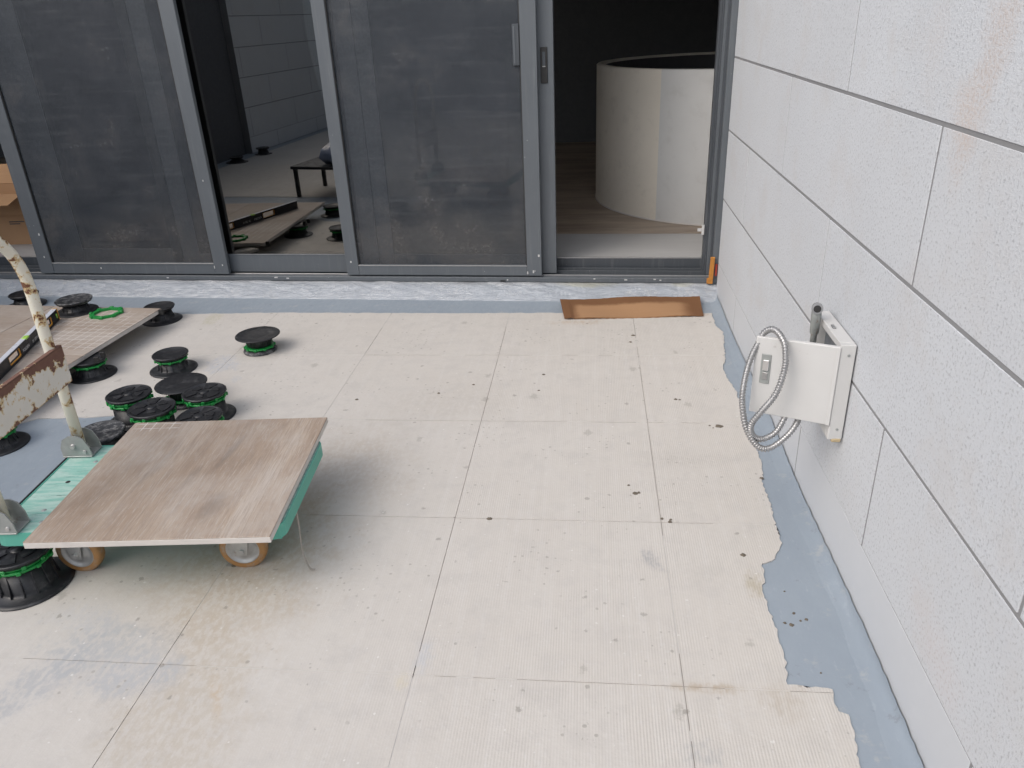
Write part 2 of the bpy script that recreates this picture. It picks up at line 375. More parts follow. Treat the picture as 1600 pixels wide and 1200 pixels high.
MAT['interior_wood'] = g.set(g.mix(g.mr(a, .3, .7), (.24, .185, .14), (.42, .345, .275)), .45)
g = G('interior_stone'); p = g.pos()
a = g.noise(g.scale(p, (1, 5, 1)), 2.2, 6, .6, .4)
MAT['interior_stone'] = g.set(g.mix(a, (.36, .36, .36), (.46, .46, .455)), .5)
# cardboard
def cardboard(name, wet=False):
    g = G(name); p = g.pos(True); x, y, z = g.xyz(p)
    c = g.mix(g.noise(g.scale(p, (3, 60, 3)), 1.5, 5), (.40, .235, .125), (.47, .29, .165))
    if wet:
        wb = (g.noise(p, 11, 5, .65) - .5) * .05; dry = g.mr(x + wb, -.30, -.25) * g.mr(x + wb, .22, .30, 1, 0) * g.mr(y + wb * .9, .02, .055, 1, 0) * g.mr(y + wb * .4, -.108, -.095, .4, 1)
        c = g.mix(dry, (.17, .085, .042), g.mix(.6, c, (.30, .17, .09)))
    MAT[name] = g.set(c, .8, g.bump(g.math('SINE', y * 900.) * .5, .08, .0008), spec=.2)
cardboard('cardboard'); cardboard('cardboard_wet', True)

# glass: a reflecting, slightly tinted double pane
g = G('tinted_glass'); g.n.remove(g.b)
tr = g.n.new('ShaderNodeBsdfTransparent'); tr.inputs[0].default_value = (.42, .46, .46, 1)
gl = g.n.new('ShaderNodeBsdfGlossy'); gl.inputs[0].default_value = (1, .97, .91, 1); gl.inputs[1].default_value = .004
fr = g.n.new('ShaderNodeFresnel'); fr.inputs[0].default_value = 2.7
mx = g.n.new('ShaderNodeMixShader'); g.l.new(fr.outputs[0], mx.inputs[0]); g.l.new(tr.outputs[0], mx.inputs[1]); g.l.new(gl.outputs[0], mx.inputs[2])
g.l.new(mx.outputs[0], g.n['Material Output'].inputs[0]); MAT['tinted_glass'] = g.m
# insect screen: fine dark weave, more dust towards its foot
g = G('insect_mesh'); p = g.pos(); x, y, z = g.xyz(p)
d = g.noise(p, 4.5, 7, .68) ; d2 = g.noise(p, 60, 4, .7)
c = g.mix(g.mr(d, .3, .75), (.042, .050, .061), (.058, .067, .080))
c = g.mix(g.mr(d + g.mr(z, .15, .75, .22, 0), .50, .85, 0, .65) * g.mr(d2, .25, .7, .4, 1), c, (.13, .12, .11))
c = g.mix(g.mr(g.noise(g.scale(p, (1, 1, 14)), 3, 5), .5, .7, 0, .25), c, (.12, .13, .14))
wvx = g.math('SINE', x * (2 * math.pi / .0035)) * g.math('SINE', z * (2 * math.pi / .0035))
g.set(c, .6, spec=.35)
tr = g.n.new('ShaderNodeBsdfTransparent'); mx = g.n.new('ShaderNodeMixShader')
cov = g.mr(d, .3, .7, .64, .70) + g.mr(d2, .3, .7, -.07, .07) + wvx * .04
g.plug(cov, mx.inputs[0]); g.l.new(tr.outputs[0], mx.inputs[1]); g.l.new(g.b.outputs[0], mx.inputs[2])
g.l.new(mx.outputs[0], g.n['Material Output'].inputs[0]); MAT['insect_mesh'] = g.m

# ================================================================== SETTING
WX = .648                                         # face of the stone wall on the right
LX = -4.43                                        # face of the stone wall across the terrace (seen only in the glass)
DY, DK = 3.9, math.atan(-.048)                    # sliding doors: plane through (0, 3.9), turned slightly
def door_empty(name, *a, **k): return empty(name, (0, DY, 0), DK, *a, **k)

floor = MB().box((-9, -6.5, -.2), (.85, 4.5, 0)).build('floor', 'membrane'); tag(floor, kind='structure')

# --- beige coating in saw-cut panels, clipped to its ragged outline
rag = [(0.596, 3.619), (0.59, 3.449), (0.613, 3.368), (0.577, 3.077), (0.554, 2.978), (0.553, 2.884), (0.57, 2.756), (0.563, 2.605), (0.558, 2.482), (0.566, 2.346), (0.563, 2.221), (0.541, 2.088), (0.545, 1.984), (0.538, 1.903), (0.537, 1.798), (0.501, 1.727), (0.464, 1.706), (0.457, 1.628), (0.447, 1.62), (0.446, 1.514), (0.453, 1.46), (0.45, 1.408), (0.448, 1.348), (0.438, 1.289), (0.532, 1.283), (0.525, 1.244), (0.529, 1.223), (0.546, 1.216), (0.544, 1.164), (0.532, 1.096), (.55, .8), (.52, .4), (.56, -.4), (.53, -1.6), (.55, -3), (.54, -4.6)]
def roughen(pts, step=.010, amp=.0035):
    out = []
    for a, b in zip(pts, pts[1:]):
        L = math.dist(a, b); n = max(1, int(L / step))
        for k in range(n):
            t = k / n; j = amp if k else amp * .3
            out.append((a[0] + (b[0] - a[0]) * t + random.uniform(-j, j), a[1] + (b[1] - a[1]) * t + random.uniform(-j, j)))
    return out + [pts[-1]]
right_edge = roughen([q for q in rag if q[1] > .2]) + [q for q in rag if q[1] <= .2][0:]
far_edge = roughen([(-4.3, 3.66), (-3, 3.65), (-2.2, 3.638), (-1.6, 3.655), (-1.1, 3.642), (-.6, 3.633), (-.13, 3.63), (.3, 3.62), (.596, 3.619)], .03, .005)
outline = list(reversed(right_edge)) + list(reversed(far_edge))[1:] + [(-4.3, -4.6)]      # counter-clockwise: bottom right, up, left, down
grey_patch = roughen([(-3.2, 1.62), (-1.62, 1.66), (-1.58, 2.1), (-1.66, 2.45), (-1.852, 2.511), (-2.0, 2.495), (-2.154, 2.479), (-2.257, 2.42), (-2.6, 2.44), (-3.2, 2.42), (-3.2, 1.62)], .03, .008)[:-1]
def clip(poly, ax, lim, keep_less):
    out = []; n = len(poly)
    for i in range(n):
        a, b = poly[i], poly[(i + 1) % n]
        ia = (a[ax] <= lim) == keep_less; ib = (b[ax] <= lim) == keep_less
        if ia: out.append(a)
        if ia != ib:
            t = (lim - a[ax]) / (b[ax] - a[ax]); out.append((a[0] + (b[0] - a[0]) * t, a[1] + (b[1] - a[1]) * t))
    return out
def inpoly(p, poly):
    c = False; n = len(poly)
    for i in range(n):
        a, b = poly[i], poly[(i + 1) % n]
        if (a[1] > p[1]) != (b[1] > p[1]) and p[0] < (b[0] - a[0]) * (p[1] - a[1]) / (b[1] - a[1]) + a[0]: c = not c
    return c
GX, GY, GS, GT, GAP = -.399, 3.1025, .6104, .0035, .00095
def gpy(j): return .0022 if j <= 0 else .0017 if j == 1 else .0012 if j == 2 else GAP
def panel_mesh(poly, holes=None):
    bm = bmesh.new(); vs = [bm.verts.new((x, y, GT)) for x, y in poly]
    bm.faces.new(vs)
    bmesh.ops.triangulate(bm, faces=bm.faces[:])
    r = bmesh.ops.extrude_face_region(bm, geom=bm.faces[:])
    bmesh.ops.translate(bm, verts=[v for v in r['geom'] if isinstance(v, bmesh.types.BMVert)], vec=(0, 0, -GT - .001))
    bmesh.ops.recalc_face_normals(bm, faces=bm.faces[:])
    me = bpy.data.meshes.new('floor_panel'); bm.to_mesh(me); bm.free(); me.materials.append(MAT['beige_coating' if max(q[1] for q in poly) > .4 else 'beige_plain'])
    o = bpy.data.objects.new('floor_panel', me); C.objects.link(o); o.parent = floor
for i in range(-7, 2):
    for j in range(-1, 13):
        x0, x1 = GX + i * GS + GAP, GX + (i + 1) * GS - GAP
        y1, y0 = GY - j * GS - gpy(j), GY - (j + 1) * GS + gpy(j + 1)
        if x1 < -4.3 or y1 < -4.6: continue
        if -3.2 < x0 and x1 < -1.5 and False: continue
        po = clip(clip(clip(clip(outline, 0, x0, False), 0, x1, True), 1, y0, False), 1, y1, True)
        # bare grey patch on the left: split the cell around it with simple half-plane cuts
        cx, cy = (x0 + x1) / 2, (y0 + y1) / 2
        if x0 < -1.58 and x1 > -3.2 and y0 < 2.5 and y1 > 1.63:
            polys = []
            up = [q for q in grey_patch]
            # sample the top edge and right edge of the patch as curves
            top = sorted([q for q in grey_patch if q[1] > 2.4], key=lambda q: q[0]); 
            if y1 > 2.5:
                seg = [q for q in top if x0 < q[0] < min(x1, -1.6)]
                def ty(xx): 
                    return min(top, key=lambda q: abs(q[0] - xx))[1]
                xe = min(x1, -1.6)
                low = [(x0, ty(x0))] + seg + [(xe, ty(xe))]
                polys.append(low + [(xe, y1), (x0, y1)])
                if x1 > -1.6: polys.append([(-1.6, y0), (x1, y0), (x1, y1), (-1.6, y1)])
            elif y0 < 1.63:
                polys.append([(x0, y0), (x1, y0), (x1, 1.63), (x0, 1.63)])
                if x1 > -1.6: polys.append([(-1.6, 1.63), (x1, 1.63), (x1, y1), (-1.6, y1)])
            elif x1 > -1.6: polys.append([(-1.6, y0), (x1, y0), (x1, y1), (-1.6, y1)])
            for q in polys:
                if len(q) > 2: panel_mesh(q)
            continue
        cl = []
        for q in po:
            if not cl or math.dist(q, cl[-1]) > 1e-4: cl.append(q)
        if len(cl) > 2 and math.dist(cl[0], cl[-1]) < 1e-4: cl.pop()
        if len(cl) > 2: panel_mesh(cl)
# parts of the saw cuts that were smeared shut
fill = MB()
gx = [GX + k * GS for k in range(-6, 2)]; gy = [GY - k * GS for k in range(0, 12)]
def fv(x, ya, yb): fill.box((x - GAP - .0005, ya, -.001), (x + GAP + .0005, yb, GT - .0008))
def fh(y, xa, xb): fill.box((xa, y - .0027, -.001), (xb, y + .0027, GT - .0008))
fv(GX, 3.44, 3.62); fv(GX, 1.02, 1.345); fv(GX, 1.265, 1.30); fv(gx[7], 1.37, 1.82); fv(gx[7], 3.2, 3.3); fv(gx[7], 3.0, 3.08); fv(gx[7], 1.13, 1.155)
fv(gx[5], 2.2, 3.09); fv(gx[5], 3.44, 3.62); fv(gx[5], 1.42, 2.2); fv(gx[4], -.5, 3.62); fv(gx[3], 2.5, 3.62)
fh(gy[0], -4.2, -1.01); fh(gy[0], -.66, -.55); fh(gy[0], -.25, -.12); fh(gy[0], -.05, .04); fh(gy[0], .10, .57)
fh(gy[1], -1.5, -.84); fh(gy[1], -.08, -.02); fh(gy[1], .17, .21); fh(gy[1], .27, .33); fh(gy[1], .42, .56)
fh(gy[2], .36, .53); fh(gy[2], -1.6, -.85); fh(gy[3], -.92, -.35); fh(gy[3], -.30, -.26); fh(gy[3], -.21, -.16); fh(gy[3], .30, .44); fh(gy[3], -1.6, -1.36)
groove = MB()
for x_ in gx[4:]: groove.box((x_ - GAP + .0001, -4.5, -.0012), (x_ + GAP - .0001, 3.6, GT - .0014))
for k_, y_ in enumerate(gy): groove.box((-1.55, y_ - gpy(k_) + .0001, -.0012), (.43, y_ + gpy(k_) - .0001, GT - .00145))
o = groove.build('joint_dirt', 'joint_dirt', floor); o['kind'] = 'stuff'
o = fill.build('joint_filler', 'joint_filler', floor); o['kind'] = 'stuff'
# lumps of mud on the floor
def splat(x, y, r, n=11, z=GT):
    poly = [(x + r * random.uniform(.55, 1.15) * math.cos(a), y + .9 * r * random.uniform(.55, 1.15) * math.sin(a)) for a in [2 * math.pi * k / n for k in range(n)]]
    mb = MB(); k = len(poly)
    mb.add([(px, py, z - .0005) for px, py in poly] + [(x + (px - x) * .6, y + (py - y) * .6, z + .0025) for px, py in poly] + [(x, y, z + .003)],
           [(q, (q + 1) % k, k + (q + 1) % k, k + q) for q in range(k)] + [(k + q, k + (q + 1) % k, 2 * k) for q in range(k)], True)
    mb.build('mud_spot', 'mud', floor)
for s_ in [(.462, 2.47, .017), (.43, 2.472, .005), (.44, 2.455, .004), (-.295, 1.881, .010), (.421, 1.74, .010), (.143, 2.03, .012), (.155, 2.035, .007), (-.986, 1.635, .011),
           (.236, 1.885, .008), (.24, 1.895, .006), (.215, 1.9, .006), (.125, 2.075, .006), (.545, 2.13, .008), (.20, 3.33, .012), (.185, 3.25, .009), (.33, 2.68, .009), (.345, 2.675, .006), (-.60, 2.72, .008), (-.47, 2.80, .007), (-.92, 2.66, .009), (-.19, 2.9, .009), (-.2, 2.75, .006)]: splat(*s_)
for s_ in [(.53, 1.50, .006), (.505, 1.52, .005), (.515, 1.495, .004), (.49, 1.48, .008), (.476, 1.485, .005), (.52, 1.33, .003), (.5, 1.60, .003), (-1.78, 1.98, .006)]: splat(*s_, z=.0)

# --- fillet of membrane at the foot of the right wall and upstand below the doors
mb = MB(); prof = []
N = 260
for k in range(N + 1):
    y = -1 + (3.86 + 1) * k / N
    j = .004 * math.sin(y * 7.3) + .003 * math.sin(y * 23 + 1) + random.uniform(-.0015, .0015)
    hgt = .022 + .008 * math.sin(y * 5.1 + .6) + random.uniform(-.003, .003)
    for t in range(6):
        a = t / 5 * math.pi / 2
        r = .042 + j
        prof.append((WX - .0035 - r * (1 - math.sin(a)) if t < 5 else WX - .0035, y, .0012 + hgt * (1 - math.cos(a)) if t else .0))
fs = [(k * 6 + t, k * 6 + t + 1, (k + 1) * 6 + t + 1, (k + 1) * 6 + t) for k in range(N) for t in range(5)]
o = MB().add(prof, fs, True).build('membrane_fillet', 'membrane', floor)
mb = MB(); U0, U1, NU, NV = -6.2, .652, 1300, 14
vs = []
for k in range(NU + 1):
    u = U0 + (U1 - U0) * k / NU
    for t in range(NV + 1):
        q = t / NV
        v = -.100 + .120 * q; zz = .074 * (1 - (1 - q) ** 1.7)
        cr = math.sin(u * 21 + 5 * q + 2.2 * math.sin(u * 7.7 + q * 4)) * math.sin(u * 5.3 + 9 * q) * .0035 + (abs(math.sin(u * 34 + 7 * q + 3 * math.sin(u * 11 + q * 6))) - .5) * .003 + random.uniform(-.0009, .0009)
        edge = min(1, q * 5) * min(1, (1 - q) * 5)
        vs.append((u, v - cr * edge * .6, max(.0005, zz + cr * edge) if t else -.002))
n_ = NV + 1
mb.add(vs, [(k * n_ + t, (k + 1) * n_ + t, (k + 1) * n_ + t + 1, k * n_ + t + 1) for k in range(NU) for t in range(NV)], True)
curb = door_empty('kerb'); tag(curb, kind='structure')
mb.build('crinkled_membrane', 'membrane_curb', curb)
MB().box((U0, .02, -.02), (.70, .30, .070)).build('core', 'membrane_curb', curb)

# --- stone walls: separate slabs with open joints in front of a backing
def stone_wall(face_x, sgn, y_lo, y_hi, label, top_rows, first_joint, name='stone_wall', backing=True):
    wall = empty(name, (face_x, y_lo, 0), 0, label, 'wall')
    zs = [0.0, .178] + [.178 + .319 * k for k in range(1, top_rows + 1)]
    zs = [0.002, .1825, .5055, .8285, 1.146] + [1.146 + .319 * k for k in range(1, top_rows - 3)]
    b = MB().box((min(face_x + sgn * .0018, face_x + sgn * .2), y_lo, -.05), (max(face_x + sgn * .0018, face_x + sgn * .2), y_hi, zs[-1])).build('joint_backing', 'joint_sealant', wall)
    b.matrix_parent_inverse = wall.matrix_basis.inverted()
    L = 1.185; gp = .0043
    for r in range(len(zs) - 1):
        j0 = first_joint + (0 if r % 2 == 0 else L / 2)
        js = [j0 + L * k for k in range(-14, 14)]; js = [y_lo] + [q for q in js if y_lo + .03 < q < y_hi - .03] + [y_hi]
        for a, c_ in zip(js, js[1:]):
            d = random.uniform(-.0008, .0008) - (.003 if r == 0 else 0)
            x0, x1 = sorted((face_x - sgn * d if r else face_x + sgn * .0008, face_x + sgn * .03))
            zl, zu = (.002 if r < 2 else .0046), (.002 if r < 1 else .0046)
            m = MB().cbox((x0, a + gp, zs[r] + zl), (x1, c_ - gp, zs[r + 1] - zu), .0009)
            s_ = m.build('stone_slab', 'smooth_stone' if r == 0 else 'hammered_stone', wall)
            s_.matrix_parent_inverse = wall.matrix_basis.inverted()
    return wall
stone_wall(WX, 1, -2.5, 3.862, 'pale rough granite slab wall carrying the small white cabinet', 10, 2.148)
stone_wall(LX, -1, -4.7, -.72, 'pale granite slab wall mirrored in the glass door pane', 6, -2.6)
# dark panel added to darken the glass reflection; parapet closing the terrace behind the viewer
o = MB().box((-4.62, -.70, 0), (-4.5, 4.2, 1.75)).build('reflection_blocker', 'dark_wall'); tag(o, 'added unseen dark panel that keeps the glass reflection dark', 'wall')
o = MB().cbox((-4.6, -4.95, 0), (.848, -4.72, 1.75), .01).build('parapet_wall', 'hammered_stone'); tag(o, 'stone parapet wall closing the terrace behind the viewer', 'wall')

# --- room behind the doors
IZ = .155
def struct(name, a, b, m): return tag(MB().box(a, b).build(name, m), kind='structure')
struct('interior_floor', (-7, 4.56, 0), (4, 10, IZ), 'interior_wood')
thr = door_empty('threshold_floor'); tag(thr, kind='structure')
MB().box((-7, .155, .07), (3, .66, IZ + .003)).build('threshold_slab', 'interior_stone', thr)
struct('interior_ceiling', (-7, 4.0, 2.5), (4, 10, 2.6), 'dark_ceiling')
o = MB().box((-7, 8.2, IZ - .1), (4, 8.4, 2.5)).build('back_wall', 'dark_wall'); tag(o, 'dark rear wall of the room behind the doors', 'wall')
o = MB().box((-7.2, 4.3, 0), (-7, 8.4, 2.5)).build('side_partition', 'interior_plaster'); tag(o, 'plastered left partition of the room behind the doors', 'wall')
o = MB().box((2.2, 4.0, 0), (2.4, 8.2, 2.5)).build('side_partition', 'interior_plaster'); tag(o, 'plastered right partition of the room behind the round enclosure', 'wall')
hd = door_empty('door_lintel', 'dark fascia beam above the sliding doors', 'beam')
MB().box((-6.2, .0, 2.302), (.80, .3, 2.75)).build('beam', 'frame_dark', hd)
rw = empty('corner_wall', (.7, 4.0, 0), 0, 'dark wall return behind the right door jamb', 'wall')
MB().box((-.05, -.1, 0), (1.6, .1, 2.5)).build('panel', 'dark_wall', rw)

# round enclosure seen through the open doorway
ec, er = (.985, 5.605), .945
enc = empty('round_enclosure', (*ec, IZ), 0, 'cream curved low enclosure standing inside the open doorway', 'enclosure')
def arc_panel(name, m, a0, a1, n, r0=er, r1=er - .05, h=.885):
    mb = MB(); vs = []
    for k in range(n + 1):
        a = a0 + (a1 - a0) * k / n; ca, sa = math.cos(a), math.sin(a)
        vs += [(r0 * ca, r0 * sa, 0), (r0 * ca, r0 * sa, h - .006), ((r0 - .006) * ca, (r0 - .006) * sa, h), (r1 * ca, r1 * sa, h), (r1 * ca, r1 * sa, 0)]
    mb.add(vs, [(k * 5 + t, (k + 1) * 5 + t, (k + 1) * 5 + t + 1, k * 5 + t + 1) for k in range(n) for t in range(4)], True)
    return mb.build(name, m, enc)
import math as _m
asplit = math.atan2(4.865 - ec[1], .415 - ec[0])
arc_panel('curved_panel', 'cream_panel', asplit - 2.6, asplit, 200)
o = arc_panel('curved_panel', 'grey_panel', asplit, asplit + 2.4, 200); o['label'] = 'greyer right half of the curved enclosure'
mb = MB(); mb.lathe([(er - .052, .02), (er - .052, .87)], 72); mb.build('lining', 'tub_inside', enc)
mb = MB(); mb.lathe([(er + .001, .0), (er + .004, .001), (er + .004, .008), (er + .001, .009)], 72); mb.build('base_seal', 'tile_edge', enc)

# cardboard boxes in the room on the far left
def carton(loc, rz, sx, sy, sz, label, flaps=True):
    c_ = empty('cardboard_box', loc, rz, label, 'box')
    t = .006
    mb = MB(); mb.box((-sx, -sy, 0), (sx, sy, t)); mb.box((-sx, -sy, t), (sx, -sy + t, sz)); mb.box((-sx, sy - t, t), (sx, sy, sz)); mb.box((-sx, -sy + t, t), (-sx + t, sy - t, sz)); mb.box((sx - t, -sy + t, t), (sx, sy - t, sz))
    mb.build('body', 'cardboard', c_)
    if flaps:
        for sg, ang in ((-1, 1.9), (1, .8)):
            f = MB().box((-sx + .01, 0, 0), (sx - .01, sy * .8, .005)).build('flap', 'cardboard', c_)
            f.location = (0, sg * sy, sz); f.rotation_euler = (ang if sg > 0 else math.pi - ang + 1.9 - 1.9, 0, 0) if sg > 0 else (-.25, 0, math.pi)
    else: MB().box((-sx, -sy, sz), (sx, sy, sz + .005)).build('lid', 'cardboard', c_)
    for k, (w_, dz) in enumerate(((.10, .75), (.07, .68))):
        MB().box((.0, -sy - .0008, sz * dz), (w_, -sy - .0002, sz * dz + .006)).build('print_line', 'frame_dark', c_)
    return c_
carton((-3.66, 4.66, IZ + .003), .05, .19, .15, .19, 'closed cardboard box under the open one, left of the screens', False)
carton((-3.80, 4.66, IZ + .199), .03, .32, .19, .125, 'open cardboard tray box on top of another, left of the screens', True)

# ================================================================== SLIDING DOORS
TOPZ = 2.28
fr = door_empty('door_frame', 'dark grey aluminium outer frame with sill track and stepped jamb', 'door frame')
MB().cbox((-6.2, -.004, .0735), (.655, .030, .098), .002).build('sill_lip', 'frame_grey', fr)
MB().cbox((-6.2, .0305, .066), (.62, .036, .1035), .001).build('track_rail', 'steel', fr)
MB().box((-6.2, .0365, .066), (.62, .135, .088)).build('track_bed', 'frame_track', fr)
MB().cbox((-6.2, .078, .0882), (.60, .084, .112), .001).build('track_rail', 'frame_track', fr)
MB().cbox((-6.2, .108, .0882), (.60, .114, .118), .001).build('track_rail', 'frame_track', fr)
MB().cbox((-6.2, .1355, .066), (.62, .152, .162), .001).build('sill_back', 'frame_dark', fr)
MB().cbox((-6.2, .137, .1622), (.58, .149, .168), .0008).build('sill_trim', 'steel', fr)
for (u, v0, v1, m_) in ((.622, -.004, .028, 'frame_grey'), (.612, .0285, .052, 'frame_dark'), (.600, .0525, .076, 'frame_grey'), (.592, .0765, .100, 'frame_dark'), (.580, .1005, .160, 'frame_dark')):
    MB().cbox((u, v0, .0985), (.72, v1, TOPZ), .0015).build('jamb_fin', m_, fr)
MB().cbox((-6.2, -.004, TOPZ + .0005), (.72, .16, 2.301), .002).build('head', 'frame_grey', fr)
clip_ = MB(); clip_.cbox((.566, .092, .300), (.5795, .099, .352), .001); clip_.cbox((.545, .0925, .318), (.5655, .0985, .334), .001)
clip_.build('keeper_clip', 'white_paint', fr)
for (u, z) in ((-2.4, .083), (-1.75, .088), (-1.68, .084), (-.44, .082), (.18, .086), (.33, .089), (.36, .085), (.02, .09)):
    MB().cbox((u, -.0062, z), (u + random.uniform(.008, .022), -.0042, z + .006), .0008).build('paint_fleck', 'white_paint', fr)
MB().box((-.475, -.0052, .076), (-.447, -.0042, .083)).build('drain_slot', 'rubber_black', fr)

def leaf(name, label, cat, u0, u1, v0, v1, sw_l, sw_r, rail_z, m_frame, pane_name, m_pane, z0=.106, mitre=True, pane_v=None, m_right=None):
    e = door_empty(name, label, cat)
    MB().cbox((u0, v0, z0), (u0 + sw_l, v1, TOPZ - .002), .0018).build('stile', m_frame, e)
    MB().cbox((u1 - sw_r, v0, z0), (u1, v1, TOPZ - .002), .0018).build('stile', m_right or m_frame, e)
    a, b = u0 + sw_l + .0006, u1 - sw_r - .0006
    MB().cbox((a, v0 + .001, z0), (b, v1 - .001, rail_z), .0018).build('rail', m_frame, e)
    MB().cbox((a, v0 + .001, TOPZ - .08), (b, v1 - .001, TOPZ - .002), .0018).build('rail', m_frame, e)
    pv = pane_v if pane_v is not None else (v0 + v1) / 2
    MB().box((a - .004, pv - (.0005 if 'mesh' in m_pane else .006), rail_z - .004), (b + .004, pv + (.0005 if 'mesh' in m_pane else .006), TOPZ - .076)).build(pane_name, m_pane, e) if 'mesh' not in m_pane else \
        MB().add([(a - .004, pv, rail_z - .004), (b + .004, pv, rail_z - .004), (b + .004, pv, TOPZ - .076), (a - .004, pv, TOPZ - .076)], [(0, 1, 2, 3)]).build(pane_name, m_pane, e)
    # bright bead along the lower rail, dark gaskets along the stiles
    MB().cbox((a, v0 - .0012, rail_z - .0055), (b, v0 + .0007, rail_z - .001), .0004).build('bead', 'steel' if 'mesh' in m_pane else m_frame, e)
    for g0, g1 in ((a - .0004, a + .0045), (b - .0045, b + .0004)):
        MB().box((g0, v0 + .004, rail_z + .0003), (g1, pv - .001 if 'mesh' in m_pane else pv - .0065, TOPZ - .081)).build('gasket', 'rubber_black', e)
    return e
s1 = leaf('screen_door', 'grey framed insect screen door left of the clear pane', 'screen door', -3.19, -2.018, .0015, .0285, .088, .082, .170, 'frame_grey', 'mesh', 'insect_mesh', pane_v=.015)
s2 = leaf('screen_door', 'grey framed insect screen door beside the open doorway', 'screen door', -1.325, -.252, .0015, .0285, .068, .078, .163, 'frame_grey', 'mesh', 'insect_mesh', pane_v=.015)
MB().cbox((-.366, -.001, 1.14), (-.334, .012, 1.32), .002).build('pull_plate', 'frame_dark', s2)
MB().cbox((-.361, -.0025, 1.15), (-.354, -.0012, 1.31), .0005).build('grip_edge', 'frame_grey', s2)
for e, lst in ((s1, ((-2.8, .135), (-2.1, .14), (-2.05, .155), (-2.06, .62), (-3.14, .2), (-3.13, .33))), (s2, ((-.29, .13), (-.33, .115), (-1.3, .175), (-.27, .21), (-.3, .122)))):
    for u, z in lst: MB().cbox((u, -.0009, z), (u + random.uniform(.004, .009), .0012, z + random.uniform(.006, .018)), .0004).build('paint_fleck', 'white_paint', e)
leaf('glass_door', 'clear glass door leaf mirroring the terrace between the screens', 'glass door', -2.30, -1.15, .048, .076, .10, .09, .208, 'frame_grey', 'glass_pane', 'tinted_glass')
leaf('glass_door', 'glass door leaf behind the left insect screen', 'glass door', -3.165, -2.33, .088, .118, .215, .055, .228, 'frame_grey', 'glass_pane', 'tinted_glass', z0=.119, m_right='rubber_black')  # right stile coloured black to paint the shadowed band behind the mesh
d3 = leaf('glass_door', 'sliding glass door leaf with black latch at the open doorway', 'glass door', -1.145, -.178, .048, .076, .08, .092, .208, 'frame_grey', 'glass_pane', 'tinted_glass')
leaf('glass_door', 'fixed glass door leaf behind the right insect screen', 'glass door', -1.29, -.31, .088, .118, .10, .105, .228, 'frame_grey', 'glass_pane', 'tinted_glass', z0=.119)
lt = MB().cbox((-.240, .041, 1.055), (-.207, .0478, 1.215), .002).build('latch', 'rubber_black', d3)
MB().cbox((-.231, .0385, 1.135), (-.216, .0408, 1.195), .001).build('latch_lever', 'frame_dark', lt)
MB().cbox((-.231, .037, 1.128), (-.216, .0408, 1.133), .0006).build('latch_edge', 'steel', lt)

# orange packer and red tape at the foot of the jamb
pk = MB(); pk.cbox((-.011, -.008, 0), (.011, .004, .14), .002, Matrix.Rotation(R(1.5), 4, 'Y')); pk.cbox((-.019, -.0085, .0), (-.006, .004, .03), .002)
o = pk.build('orange_packer', 'orange_foam', None, (.615, 3.854, .076), (0, 0, DK)); tag(o, 'orange foam packer strip at the foot of the door jamb', 'packer')
o = MB().cbox((-.005, -.004, 0), (.005, .004, .062), .001).build('red_strip', 'red_tape', None, (.640, 3.8585, .115)); tag(o, 'dark red strip between jamb and granite wall', 'strip')

# piece of wet cardboard on the floor in front of the doorway
cb = MB(); NXc, NYc = 40, 8; vs = []
for i in range(NXc + 1):
    for j in range(NYc + 1):
        a, b = i / NXc, j / NYc
        x_ = -.345 + .69 * a + (.012 * (b - .5) if a > .5 else -.012 * (b - .5)) * 1.4
        y_ = -.105 + .205 * b + random.uniform(-.003, .003) * (b in (0, 1))
        z_ = .008 + .030 * b ** 1.3 + .004 * math.sin(a * 9 + b * 3) + (.006 * (1 - b) if a < .06 else 0)
        vs.append((x_, y_, z_))
nn = NYc + 1; L0 = len(vs)
vs2 = [(x_, y_, z_ - .005) for x_, y_, z_ in vs]
fs = [(i * nn + j, (i + 1) * nn + j, (i + 1) * nn + j + 1, i * nn + j + 1) for i in range(NXc) for j in range(NYc)]
fs2 = [tuple(L0 + q for q in reversed(f)) for f in fs]
ring = [i * nn for i in range(NXc + 1)] + [NXc * nn + j for j in range(1, nn)] + [i * nn + NYc for i in range(NXc - 1, -1, -1)] + [j for j in range(NYc - 1, 0, -1)]
side = [(ring[k], ring[k] + L0, ring[(k + 1) % len(ring)] + L0, ring[(k + 1) % len(ring)]) for k in range(len(ring))]
cb.add(vs + vs2, fs + fs2 + side, False)
o = cb.build('cardboard_sheet', 'cardboard_wet', None, (.208, 3.655, .001), (0, 0, R(3.2))); tag(o, 'flat damp strip of brown cardboard on the floor before the doorway', 'cardboard')

# ================================================================== WALL CABINET AND HAND SHOWER
cab = empty('wall_cabinet', (WX, 1.9, .345), 0, 'small white metal cabinet on the granite wall with its door open', 'cabinet')
Y0, Y1, Z0, Z1, XF = 1.782 - 1.9, 2.022 - 1.9, 0., .262, -.040
mb = MB(); t = .018
mb.cbox((XF, Y0, Z0), (-.0045, Y0 + t, Z1), .0015); mb.cbox((XF, Y1 - t, Z0), (-.0045, Y1, Z1), .0015)
mb.cbox((XF, Y0 + t + .0003, Z1 - t), (-.0045, Y1 - t - .0003, Z1), .0015); mb.cbox((XF, Y0 + t + .0003, Z0), (-.0045, Y1 - t - .0003, Z0 + t + .012), .0015)
mb.build('body', 'white_paint', cab)
MB().box((-.012, Y0 + t, Z0 + t), (-.0048, Y1 - t, Z1 - t)).build('back_plate', 'cabinet_inside', cab)
MB().cbox((XF + .008, -.012, Z1 + .0003), (XF + .016, .012, Z1 + .004), .001).build('latch_catch', 'steel', cab)
sp_ = MB().cbox((-.03, Y0 - .002, .0), (-.006, Y0 + .02, .012), .003).build('sealant_lump', 'orange_foam', cab)
